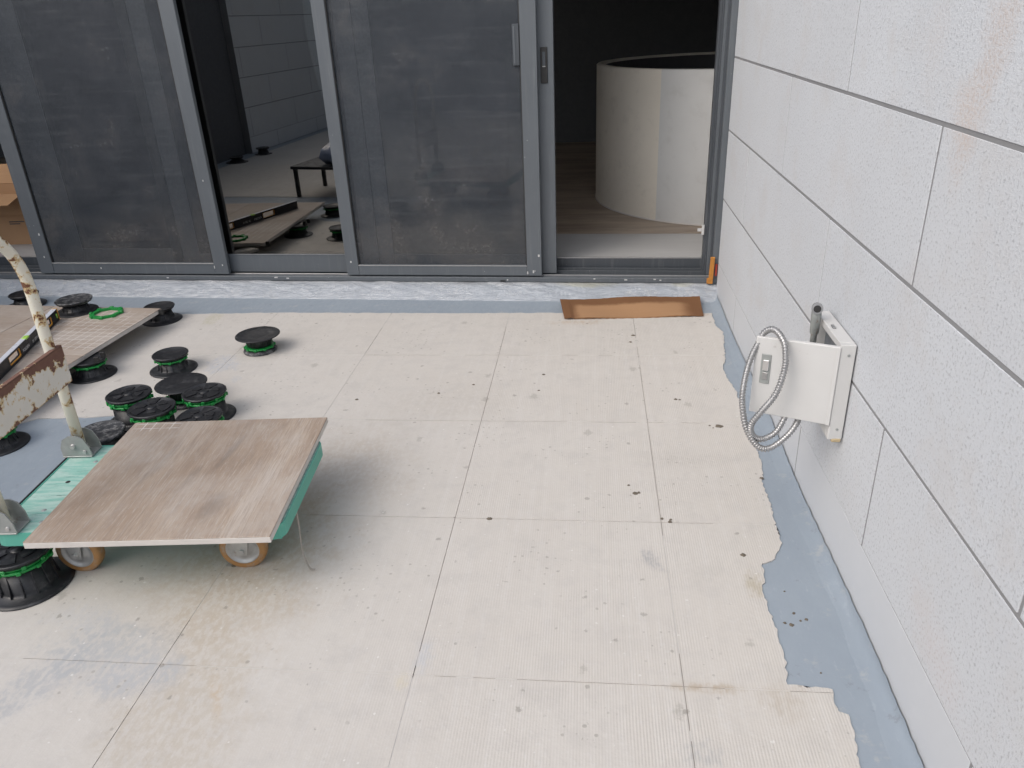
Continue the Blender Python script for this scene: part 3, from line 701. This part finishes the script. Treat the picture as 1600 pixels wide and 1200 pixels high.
sp_.location = (0, 0, -.008); sp_.data.materials[0] = simple('old_sealant', (.45, .36, .22), .8)
for z_ in (.03, .235): MB().tube([(-.020, Y0 - .0015, z_), (-.020, Y0 + .001, z_)], .0035, 10).build('screw', 'galvanised', cab)
dl = .2
da = math.atan2(.073, -.18)
dr = MB().cbox((0, -.006, 0), (dl, .006, .214), .0018).build('door', 'white_paint', cab)
dr.location = (XF + .001, Y0 + .004, .042); dr.rotation_euler = (0, 0, da)
# seen from the hinge the outward face of the open door looks at the viewer (local +y)
lt = MB().cbox((.158, .0062, .088), (.182, .0085, .170), .001).build('latch_plate', 'galvanised', dr)
MB().cbox((.162, .0087, .125), (.177, .0125, .155), .0012).build('push_button', 'chrome', dr)
MB().cbox((.163, .0087, .100), (.176, .0105, .120), .0008).build('latch_lever', 'steel', dr)
MB().cbox((.0, .0062, -.0), (.010, .008, .214), .0008).build('hinge', 'white_paint', dr)
sh = empty('hand_shower', (.60, 1.93, .5), 0, 'metal hand shower with flexible steel hose looped over the cabinet door', 'hand shower')
def inv(o, par): o.matrix_parent_inverse = par.matrix_basis.inverted(); return o
Hd = Vector((.588, 1.945, .545)); Ht = Vector((.590, 1.955, .640))
inv(MB().tube([Hd, Hd + (Ht - Hd) * .25, Hd + (Ht - Hd) * .3, Hd + (Ht - Hd) * .8, Ht], [.008, .008, .0115, .013, .012]).build('handle', 'galvanised', sh), sh)
hd_ = (Vector((-.25, -1, .18))).normalized()
inv(MB().tube([Ht - hd_ * .012, Ht - hd_ * .010, Ht + hd_ * .016, Ht + hd_ * .018], [.008, .013, .0145, .0135], 20).build('spray_head', 'steel', sh), sh)
inv(MB().tube([Ht + hd_ * .0182, Ht + hd_ * .0195], .0095, 18).build('spray_face', 'rubber_black', sh), sh)
inv(MB().cbox((.576, 1.935, .535), (.600, 1.957, .548), .002).build('connector', 'white_paint', sh), sh)
path = [(.588, 1.945, .538), (.585, 1.93, .47), (.56, 1.86, .41), (.535, 1.815, .370), (.505, 1.80, .336), (.468, 1.792, .311), (.439, 1.792, .317), (.412, 1.80, .355), (.398, 1.81, .402), (.394, 1.825, .457), (.408, 1.85, .529), (.430, 1.86, .585), (.444, 1.862, .612), (.462, 1.845, .622), (.478, 1.815, .605), (.483, 1.80, .575), (.482, 1.79, .535), (.466, 1.782, .474), (.435, 1.78, .425), (.415, 1.785, .385), (.425, 1.80, .345), (.452, 1.81, .328), (.485, 1.815, .345), (.508, 1.83, .38), (.54, 1.86, .44), (.585, 1.90, .47), (.625, 1.91, .46)]
sp = smooth_path(path, 10)
inv(MB().tube(sp, .0066, 12).build('hose', 'steel', sh), sh)
# steel convolutions wound on the hose
rings = MB(); acc = 0; last = sp[0]
dense = smooth_path(path, 26)
seglen = 0
for k in range(1, len(dense) - 1):
    seglen += (dense[k] - dense[k - 1]).length
    if seglen > .0062:
        seglen = 0; tdir = (dense[k + 1] - dense[k - 1]).normalized()
        m_ = Matrix.Translation(dense[k]) @ tdir.to_track_quat('Z', 'Y').to_matrix().to_4x4()
        rings.lathe([(.0062, -.0019), (.0086, -.001), (.0086, .001), (.0062, .0019)], 12, m_)
o = inv(rings.build('hose_ring', 'steel', sh), sh); o['kind'] = 'stuff'

# ================================================================== PAVING PEDESTALS
def make_pedestal(name, h, n_rings=1, rb=.1, rh=.076, ring_mat='green_plastic', dusty=False, slots=True, wide=False, rings=True):
    e = empty(name)
    hb = h * (.62 if not wide else .70); rc = .058 if not wide else .069
    mb = MB()
    mb.lathe([(0, .004), (.03, .0035), (rc - .006, .002), (rb - .002, 0), (rb, .0015), (rb, .004), (rb - .012, .006), (rc + .006, .009), (rc, .016), (rc - .003, hb), (rc - .008, hb), (rc - .01, .01)], 48)
    for k in range(14):
        a = 2 * math.pi * k / 14
        m_ = Matrix.Rotation(a, 4, 'Z')
        mb.add([(rc - .004, -.0012, .006), (rb - .034, -.0012, .006), (rc - .003, -.0012, hb * .92), (rc - .004, .0012, .006), (rb - .034, .0012, .006), (rc - .003, .0012, hb * .92)], [(0, 1, 2), (5, 4, 3), (1, 4, 5, 2), (0, 2, 5, 3)], False, m_)
    mb.build('base', 'black_plastic', e)
    mb = MB(); mb.lathe([(rc - .012, .012), (rc - .012, h - .006)], 32); mb.build('stem', 'black_plastic', e)
    for r_ in range(n_rings if rings else 0):
        zc = hb + .006 + r_ * .0125
        mb = MB(); ro = rc + .007
        mb.lathe([(rc - .010, zc - .004), (ro, zc - .004), (ro + .002, zc), (ro, zc + .004), (rc - .010, zc + .004)], 40)
        for k in range(10):
            m_ = Matrix.Rotation(2 * math.pi * k / 10 + .2 * r_, 4, 'Z')
            mb.cbox((ro - .002, -.006, zc - .0055), (ro + .0065, .006, zc + .0055), .0018, m_)
        mb.build('green_ring', ring_mat, e)
    mh = 'dusty_plastic' if dusty else 'black_plastic'
    mb = MB()
    mb.lathe([(rc - .011, h - .016), (rh - .006, h - .016), (rh - .002, h - .008), (rh, h - .006), (rh, h - .002), (rh - .003, h), (rh - .006, h), (rh - .007, h - .0015), (.0, h - .0015)], 48)
    mb.build('head', mh, e)
    if slots:
        mb = MB()
        for k in range(6):
            a0 = 2 * math.pi * k / 6 + .08; a1 = a0 + 2 * math.pi / 6 - .30
            po = [(.026 * math.cos(a0 + (a1 - a0) * q / 4), .026 * math.sin(a0 + (a1 - a0) * q / 4)) for q in range(5)]
            pi_ = [((rh - .014 - (.014 if k % 2 else 0)) * math.cos(a1 + (a0 - a1) * q / 6), (rh - .014 - (.014 if k % 2 else 0)) * math.sin(a1 + (a0 - a1) * q / 6)) for q in range(7)]
            mb.prism(list(reversed(po + pi_)), h - .002, h + .0016)
        mb.lathe([(.0, h + .002), (.016, h + .002), (.018, h - .001)], 24)
        mb.build('head_rib', mh, e)
    return e
def flip(e, h):
    for ch in e.children: ch.location.z = h; ch.rotation_euler = (math.pi, 0, ch.rotation_euler[2])
TZ = .080 + .0035
GRP = 'paving pedestals on the terrace floor'
def ped(x, y, h, label, rz=0, flipped=False, z=GT, **k):
    e = make_pedestal('paving_pedestal', h, **k)
    if flipped: flip(e, h)
    e.location = (x, y, z); e.rotation_euler = (0, 0, rz); tag(e, label, 'pedestal', GRP); return e
ped(-3.13, 3.80, .068, 'black paving pedestal nearest the door upstand at far left, behind the tiles', .3, slots=False, rings=False)
ped(-2.56, 3.42, .066, 'ringless black paving pedestal standing on the raised tile beside the green ring', .5, slots=False, rings=False, dusty=True, rh=.086, z=TZ + .0202)
ped(-2.205, 3.555, .078, 'black paving pedestal under the far corner of the raised tiles', .2, rings=False, slots=False)
ped(-2.175, 2.885, .078, 'black pedestal with green ring under the raised tiles right edge', .1, slots=False, rh=.072)
ped(-1.83, 2.945, .078, 'lone black pedestal with one green ring between raised tiles and pedestal cluster', .7, slots=False)
ped(-1.515, 3.155, .082, 'upside-down pedestal standing alone in front of the clear pane', .4, flipped=True, slots=False, dusty=True)
ped(-1.62, 2.63, .085, 'upside-down pedestal with broad dusty disc at the back of the cluster', .2, flipped=True, slots=False, dusty=True)
ped(-1.745, 2.475, .115, 'tall pedestal with two green rings at the left of the cluster', .5, n_rings=2, wide=True, rh=.082, rb=.098)
ped(-1.465, 2.515, .105, 'tall pedestal with two green rings at the right of the cluster', 1.1, n_rings=2, wide=True, rh=.082)
ped(-1.60, 2.375, .110, 'slotted black pedestal at the front middle of the cluster, by the trolley tile', 1.5, n_rings=2, wide=True, rh=.084, rb=.092)
ped(-1.40, 2.335, .098, 'pedestal half hidden behind the far edge of the trolley tile', .9, n_rings=1, wide=True, rh=.08, rb=.09)
ped(-1.765, 2.29, .055, 'low flat black pedestal beside the far handle bracket', .4, slots=False, rings=False, rh=.085, rb=.09, dusty=True)
ped(-2.165, 2.275, .078, 'black pedestal on bare grey coating under the near raised tile', .2, slots=False, z=.0, rh=.072)
ped(-1.525, 1.535, .118, 'large black pedestal with double green ring under the trolley near corner', .25, n_rings=2, wide=True, rb=.112, rh=.084)
ped(-4.26, -.66, .075, 'black pedestal by the mirrored granite wall', .2, slots=False, rings=False)
ped(-4.30, -.12, .06, 'flat black pedestal mirrored at the left of the clear pane', .2, slots=False, rings=False, rb=.12)

# --- raised wood-look tiles on pedestals
TZ = .080 + GT
def tile(name, loc, rz, sx, sy, th, m_top, label, group=None):
    e = empty(name, loc, rz, label, 'tile', group)
    MB().cbox((-sx / 2, -sy / 2, 0), (sx / 2, sy / 2, th - .0035), .0012).build('body', 'tile_edge', e)
    MB().cbox((-sx / 2 + .0004, -sy / 2 + .0004, th - .0034), (sx / 2 - .0004, sy / 2 - .0004, th), .001).build('face', m_top, e)
    return e
ta = R(-4.2)
def tpos(i, j):      # column i to the left, row j towards the viewer, from the far right corner
    c0 = Vector((-2.135, 3.455, 0)); ux = Vector((math.cos(ta), math.sin(ta), 0)); uy = Vector((-math.sin(ta), math.cos(ta), 0))
    p_ = c0 - ux * (.30 + i * .603) - uy * (.293 + j * .589); return (p_.x, p_.y, TZ)
tile('paving_tile', tpos(0, 0), ta, .60, .586, .02, 'tile_raised_a', 'raised wood-look tile carrying the green ring', 'raised paving tiles')
tile('paving_tile', tpos(0, 1), ta, .60, .586, .02, 'tile_raised_b', 'raised wood-look tile behind the trolley handle plate', 'raised paving tiles')
tile('paving_tile', tpos(1, 0), ta, .60, .586, .02, 'tile_raised_b', 'raised wood-look tile at the far left, left of the spirit level', 'raised paving tiles')
tile('paving_tile', tpos(1, 1), ta, .60, .586, .02, 'tile_raised_b', 'near left raised wood-look tile at the picture edge', 'raised paving tiles')
# plastic spacers clipped to the tile edge
for k, (x_, y_) in enumerate(((-2.118, 2.90), (-2.113, 2.845), (-2.13, 3.43))):
    o = MB().cbox((-.012, -.006, -.004), (.010, .006, .022), .0015).build('tile_spacer', 'rubber_black', None, (x_ + .008, y_, TZ + .001), (0, 0, ta))
    tag(o, ('small black plastic spacer on the raised tile edge, nearer the door', 'small black plastic spacer on the raised tile edge, nearer the trolley', 'small black plastic spacer at the far corner of the raised tiles')[k], 'spacer', 'tile spacers')
# loose green ring on the far tile
gr = MB(); ro, ri = .076, .058
gr.lathe([(ri, 0), (ro, 0), (ro, .011), (ri, .011)], 8, None, False, True)
for k in range(8): gr.cbox((ro - .010, -.010, -.0001), (ro + .004, .010, .0145), .002, Matrix.Rotation(2 * math.pi * k / 8, 4, 'Z'))
o = gr.build('green_locking_ring', 'green_plastic', None, (-2.375, 3.375, TZ + .0203), (0, 0, .2)); tag(o, 'loose bright green octagonal ring lying on the raised tile', 'ring')

# --- spirit level
lv = empty('spirit_level', (-2.505, 3.02, TZ + .0205), math.atan2(-.6, .17), 'black spirit level with orange grip rims on the raised tiles', 'spirit level')
LL, LH, LT = .55, .056, .012
mb = MB(); holes = [(-.20, .030), (.27 - .10, .042)]
holes = [(-.205, -.10), (.185, .30)]
xs = [-.285]
for a, b in holes: xs += [a, b]
xs += [LL]
for a, b in zip(xs[0::2], xs[1::2]): mb.box((a, -.004, .008), (b, .004, LH - .008))
mb.build('web', 'level_black', lv)
fl_ = MB(); fl_.cbox((-.285, -LT, 0), (LL, LT, .009), .001); fl_.cbox((-.285, -LT, LH - .009), (LL, LT, LH - .0012), .001)
fl_.cbox((-.285, .0042, .0092), (holes[0][0] - .004, LT - .001, LH - .0092), .001); fl_.cbox((holes[0][1] + .004, .0042, .0092), (holes[1][0] - .004, LT - .001, LH - .0092), .001); fl_.cbox((holes[1][1] + .004, .0042, .0092), (LL, LT - .001, LH - .0092), .001)
fl_.build('flange', 'level_black', lv)
MB().cbox((-.285, -LT + .0005, LH - .001), (LL, LT - .0005, LH + .0012), .0005).build('top_strip', 'level_silver', lv)
MB().cbox((-.292, -LT - .001, -.0002), (-.2852, LT + .001, LH + .0015), .0015).build('end_cap', 'level_orange', lv)
for a, b in holes:
    pts = [(a, 0, LH / 2 - .014), (a + .008, 0, .010), (b - .008, 0, .010), (b, 0, LH / 2 - .014), (b, 0, LH / 2 + .014), (b - .008, 0, LH - .010), (a + .008, 0, LH - .010), (a, 0, LH / 2 + .014), (a, 0, LH / 2 - .014)]
    MB().tube([(x_, LT * .55, z_) for x_, y_, z_ in pts], .0032, 8).build('grip_rim', 'level_orange', lv)
MB().cbox((.07, -.008, LH - .006), (.11, .0135, LH + .003), .002).build('vial', 'lime_plastic', lv)
MB().tube([(-.262, LT + .0005, .018), (-.262, LT + .0005, .040)], .0035, 10).build('vial', 'lime_plastic', lv)
def text_mesh(body, size, name, m_, parent, loc, rot):
    cu = bpy.data.curves.new(name, 'FONT'); cu.body = body; cu.size = size; cu.extrude = .0003
    to = bpy.data.objects.new(name, cu); C.objects.link(to)
    bpy.context.view_layer.update()
    me = bpy.data.meshes.new_from_object(to.evaluated_get(bpy.context.evaluated_depsgraph_get())); me.name = name
    bpy.data.objects.remove(to); me.materials.clear(); me.materials.append(MAT[m_])
    o = bpy.data.objects.new(name, me); C.objects.link(o); o.parent = parent; o.location = loc; o.rotation_euler = rot; return o
text_mesh('POLDEN', .019, 'lettering', 'print_white', lv, (.165, LT - .0004, .015), (math.pi / 2, 0, math.pi))
text_mesh('SV  EST A', .017, 'lettering', 'print_white', lv, (.055, LT - .0004, .016), (math.pi / 2, 0, math.pi))

# ================================================================== PLATFORM TROLLEY
DR = R(4.5)
tro = empty('platform_trolley', (-1.181, 1.749, 0), DR, 'teal wooden platform trolley with flaking cream tube handle', 'trolley')
DTOP = .198; dx, dy = .3825, .226
mb = MB()
def rrect(hx, hy, r, n=5):
    out = []
    for sx, sy, a0 in ((1, 1, 0), (-1, 1, 90), (-1, -1, 180), (1, -1, 270)):
        for k in range(n + 1):
            a = R(a0 + 90 * k / n); out.append((sx * (hx - r) + r * math.cos(a), sy * (hy - r) + r * math.sin(a)))
    return out
MB().prism(rrect(dx - .004, dy - .004, .03), DTOP - .012, DTOP).build('deck', 'teal_deck', tro)
mb = MB(); po = rrect(dx, dy, .034); pi_ = rrect(dx - .0035, dy - .0035, .031); n = len(po)
z0, z1 = DTOP - .038, DTOP + .0015
mb.add([(x_, y_, z0) for x_, y_ in po] + [(x_, y_, z1) for x_, y_ in po] + [(x_, y_, z1) for x_, y_ in pi_] + [(x_, y_, z0) for x_, y_ in pi_],
       [(k, (k + 1) % n, n + (k + 1) % n, n + k) for k in range(n)] + [(n + k, n + (k + 1) % n, 2 * n + (k + 1) % n, 2 * n + k) for k in range(n)] + [(2 * n + k, 2 * n + (k + 1) % n, 3 * n + (k + 1) % n, 3 * n + k) for k in range(n)] + [(3 * n + k, 3 * n + (k + 1) % n, (k + 1) % n, k) for k in range(n)])
mb.build('rim', 'teal_side', tro)
MB().cbox((-dx - .006, -dy + .04, DTOP - .03), (-dx - .0005, dy - .04, DTOP + .004), .001).build('bumper_strip', 'rubber_black', tro)
for bx, by in ((-.285, .13), (-.27, .165), (-.30, -.12), (-.275, -.175), (-.31, .02)):
    MB().lathe([(.0, DTOP + .0025), (.004, DTOP + .002), (.007, DTOP + .0003)], 14, Matrix.Translation((bx, by, 0))).build('bolt', 'galvanised' if by != .02 else 'rubber_black', tro)
HX = -.352; HY = (.186, -.200)
arc = [(HX, HY[0], DTOP + .02), (HX, HY[0], .45), (HX, HY[0], .71)] + [(HX, HY[0] - .185 + .185 * math.cos(a), .725 + .20 * math.sin(a)) for a in [math.pi / 2 * k / 8 for k in range(9)]]
arc2 = [(x_, HY[1] + HY[0] - y_, z_) for x_, y_, z_ in reversed(arc)]
MB().tube(arc + arc2[1:], .0158, 18).build('handle_tube', 'flaked_paint', tro)
plo = MB().cbox((-.002, -.205, -.055), (.002, .212, .058), .001).build('cross_plate', 'flaked_plate', tro, (HX + .019, 0, .485))
MB().cbox((-.012, -.205, .0585), (.002, .212, .0615), .0008).build('plate_flange', 'flaked_plate', plo)
for sy in HY:
    b = empty_b = None
    mb = MB()
    mb.cbox((HX - .045, sy - .032, DTOP + .002), (HX + .045, sy + .032, DTOP + .006), .001)
    ear = [(-.045, 0), (.045, 0), (.042, .03), (.03, .058), (.012, .068), (-.012, .068), (-.034, .056), (-.045, .03)]
    for q in (-.029, .025):
        m_ = Matrix.Translation((HX, sy + q + .004, DTOP + .005)) @ Matrix.Rotation(math.pi / 2, 4, 'X')
        mb.prism(ear, 0, .004, m_)
    bo = mb.build('handle_bracket', 'galvanised', tro)
    MB().tube([(HX - .005, sy - .036, DTOP + .04), (HX - .005, sy + .036, DTOP + .04)], .007, 12).build('pivot_bolt', 'caster_steel', bo)
    MB().tube([(HX + .026, sy - .034, DTOP + .02), (HX + .026, sy - .022, DTOP + .02)], .006, 6).build('bolt', 'caster_steel', bo)
def caster(x_, y_, rz):
    c_ = empty('caster', (x_, y_, 0), rz); c_.parent = tro
    m_ = Matrix.Translation((0, 0, .065)) @ Matrix.Rotation(math.pi / 2, 4, 'X')
    MB().lathe([(.046, -.016), (.058, -.017), (.064, -.011), (.065, 0), (.064, .011), (.058, .017), (.046, .016)], 44, m_).build('tyre', 'amber_tyre', c_)
    MB().lathe([(.0, -.012), (.02, -.013), (.026, -.009), (.040, -.010), (.044, -.0155), (.047, -.0155), (.047, .0155), (.044, .0155), (.040, .010), (.026, .009), (.02, .013), (.0, .012)], 36, m_).build('wheel_rim', 'caster_steel', c_)
    mb = MB()
    for sy in (-1, 1):
        a, b = sorted((sy * .0205, sy * .0235))
        mb.add([(-.013, a, .052), (.013, a, .052), (.030, a, .141), (-.030, a, .141), (-.013, b, .052), (.013, b, .052), (.030, b, .141), (-.030, b, .141)], [(0, 1, 2, 3), (7, 6, 5, 4), (0, 4, 5, 1), (1, 5, 6, 2), (2, 6, 7, 3), (3, 7, 4, 0)])
    mb.cbox((-.034, -.0235, .1412), (.034, .0235, .146), .001); mb.lathe([(.0, .147), (.033, .147), (.033, .156), (.0, .156)], 24)
    mb.build('fork', 'caster_steel', c_)
    MB().tube([(0, -.030, .065), (0, .030, .065)], .0075, 8).build('axle_bolt', 'caster_steel', c_)
for x_, y_, rz in ((.225, -.125, .04), (-.235, -.125, -.06), (.24, .15, .03), (-.25, .15, .1)): caster(x_, y_, rz)
MB().box((-dx + .01, -dy + .01, DTOP - .0425), (dx - .01, dy - .01, DTOP - .030)).build('under_frame', 'teal_side', tro)
stp = smooth_path([(.375, -.09, .150), (.378, -.10, .10), (.384, -.125, .05), (.405, -.155, .012), (.422, -.160, .008)], 6)
mb = MB()
vs = []
for p_ in stp: vs += [(p_.x, p_.y - .004, p_.z), (p_.x, p_.y + .004, p_.z), (p_.x + .0015, p_.y + .004, p_.z + .0008), (p_.x + .0015, p_.y - .004, p_.z + .0008)]
k = len(stp); mb.add(vs, [(4 * i + t, 4 * (i + 1) + t, 4 * (i + 1) + (t + 1) % 4, 4 * i + (t + 1) % 4) for i in range(k - 1) for t in range(4)]); mb.build('strap', 'strap_grey', tro)
tile('paving_tile', (-1.121, 1.774, DTOP + .0022), R(4.6), .625, .625, .02, 'tile_trolley', 'loose square wood-look tile lying on the trolley deck')

# ================================================================== folding stand with a wrapped bundle (mirrored in the glass)
st = empty('work_stand', (-2.50, 1.42, 0), .1, 'low stand mirrored in the clear pane, left of the viewer', 'stand')
MB().cbox((-.26, -.26, .24), (.26, .26, .265), .004).build('stand_top', 'level_black', st)
for sx in (-.23, .23):
    for sy in (-.23, .23): MB().cbox((sx - .015, sy - .015, GT), (sx + .015, sy + .015, .24), .002).build('leg', 'rubber_black', st)
mb = MB(); mb.lathe([(.0, 0), (.14, .01), (.17, .06), (.15, .12), (.08, .17), (.0, .18)], 18)
mb.v = [(x_ * (1 + .25 * math.sin(9 * z_ * 20 + x_ * 30)), y_ * 1.5 + .02 * math.sin(x_ * 60), z_ * (1 + .2 * math.sin(x_ * 40 + y_ * 30))) for x_, y_, z_ in mb.v]
o = mb.build('wrapped_bundle', 'clear_bag', None, (-2.40, 1.42, .266)); tag(o, 'crumpled blue plastic bundle on the stand mirrored in the glass', 'bundle')
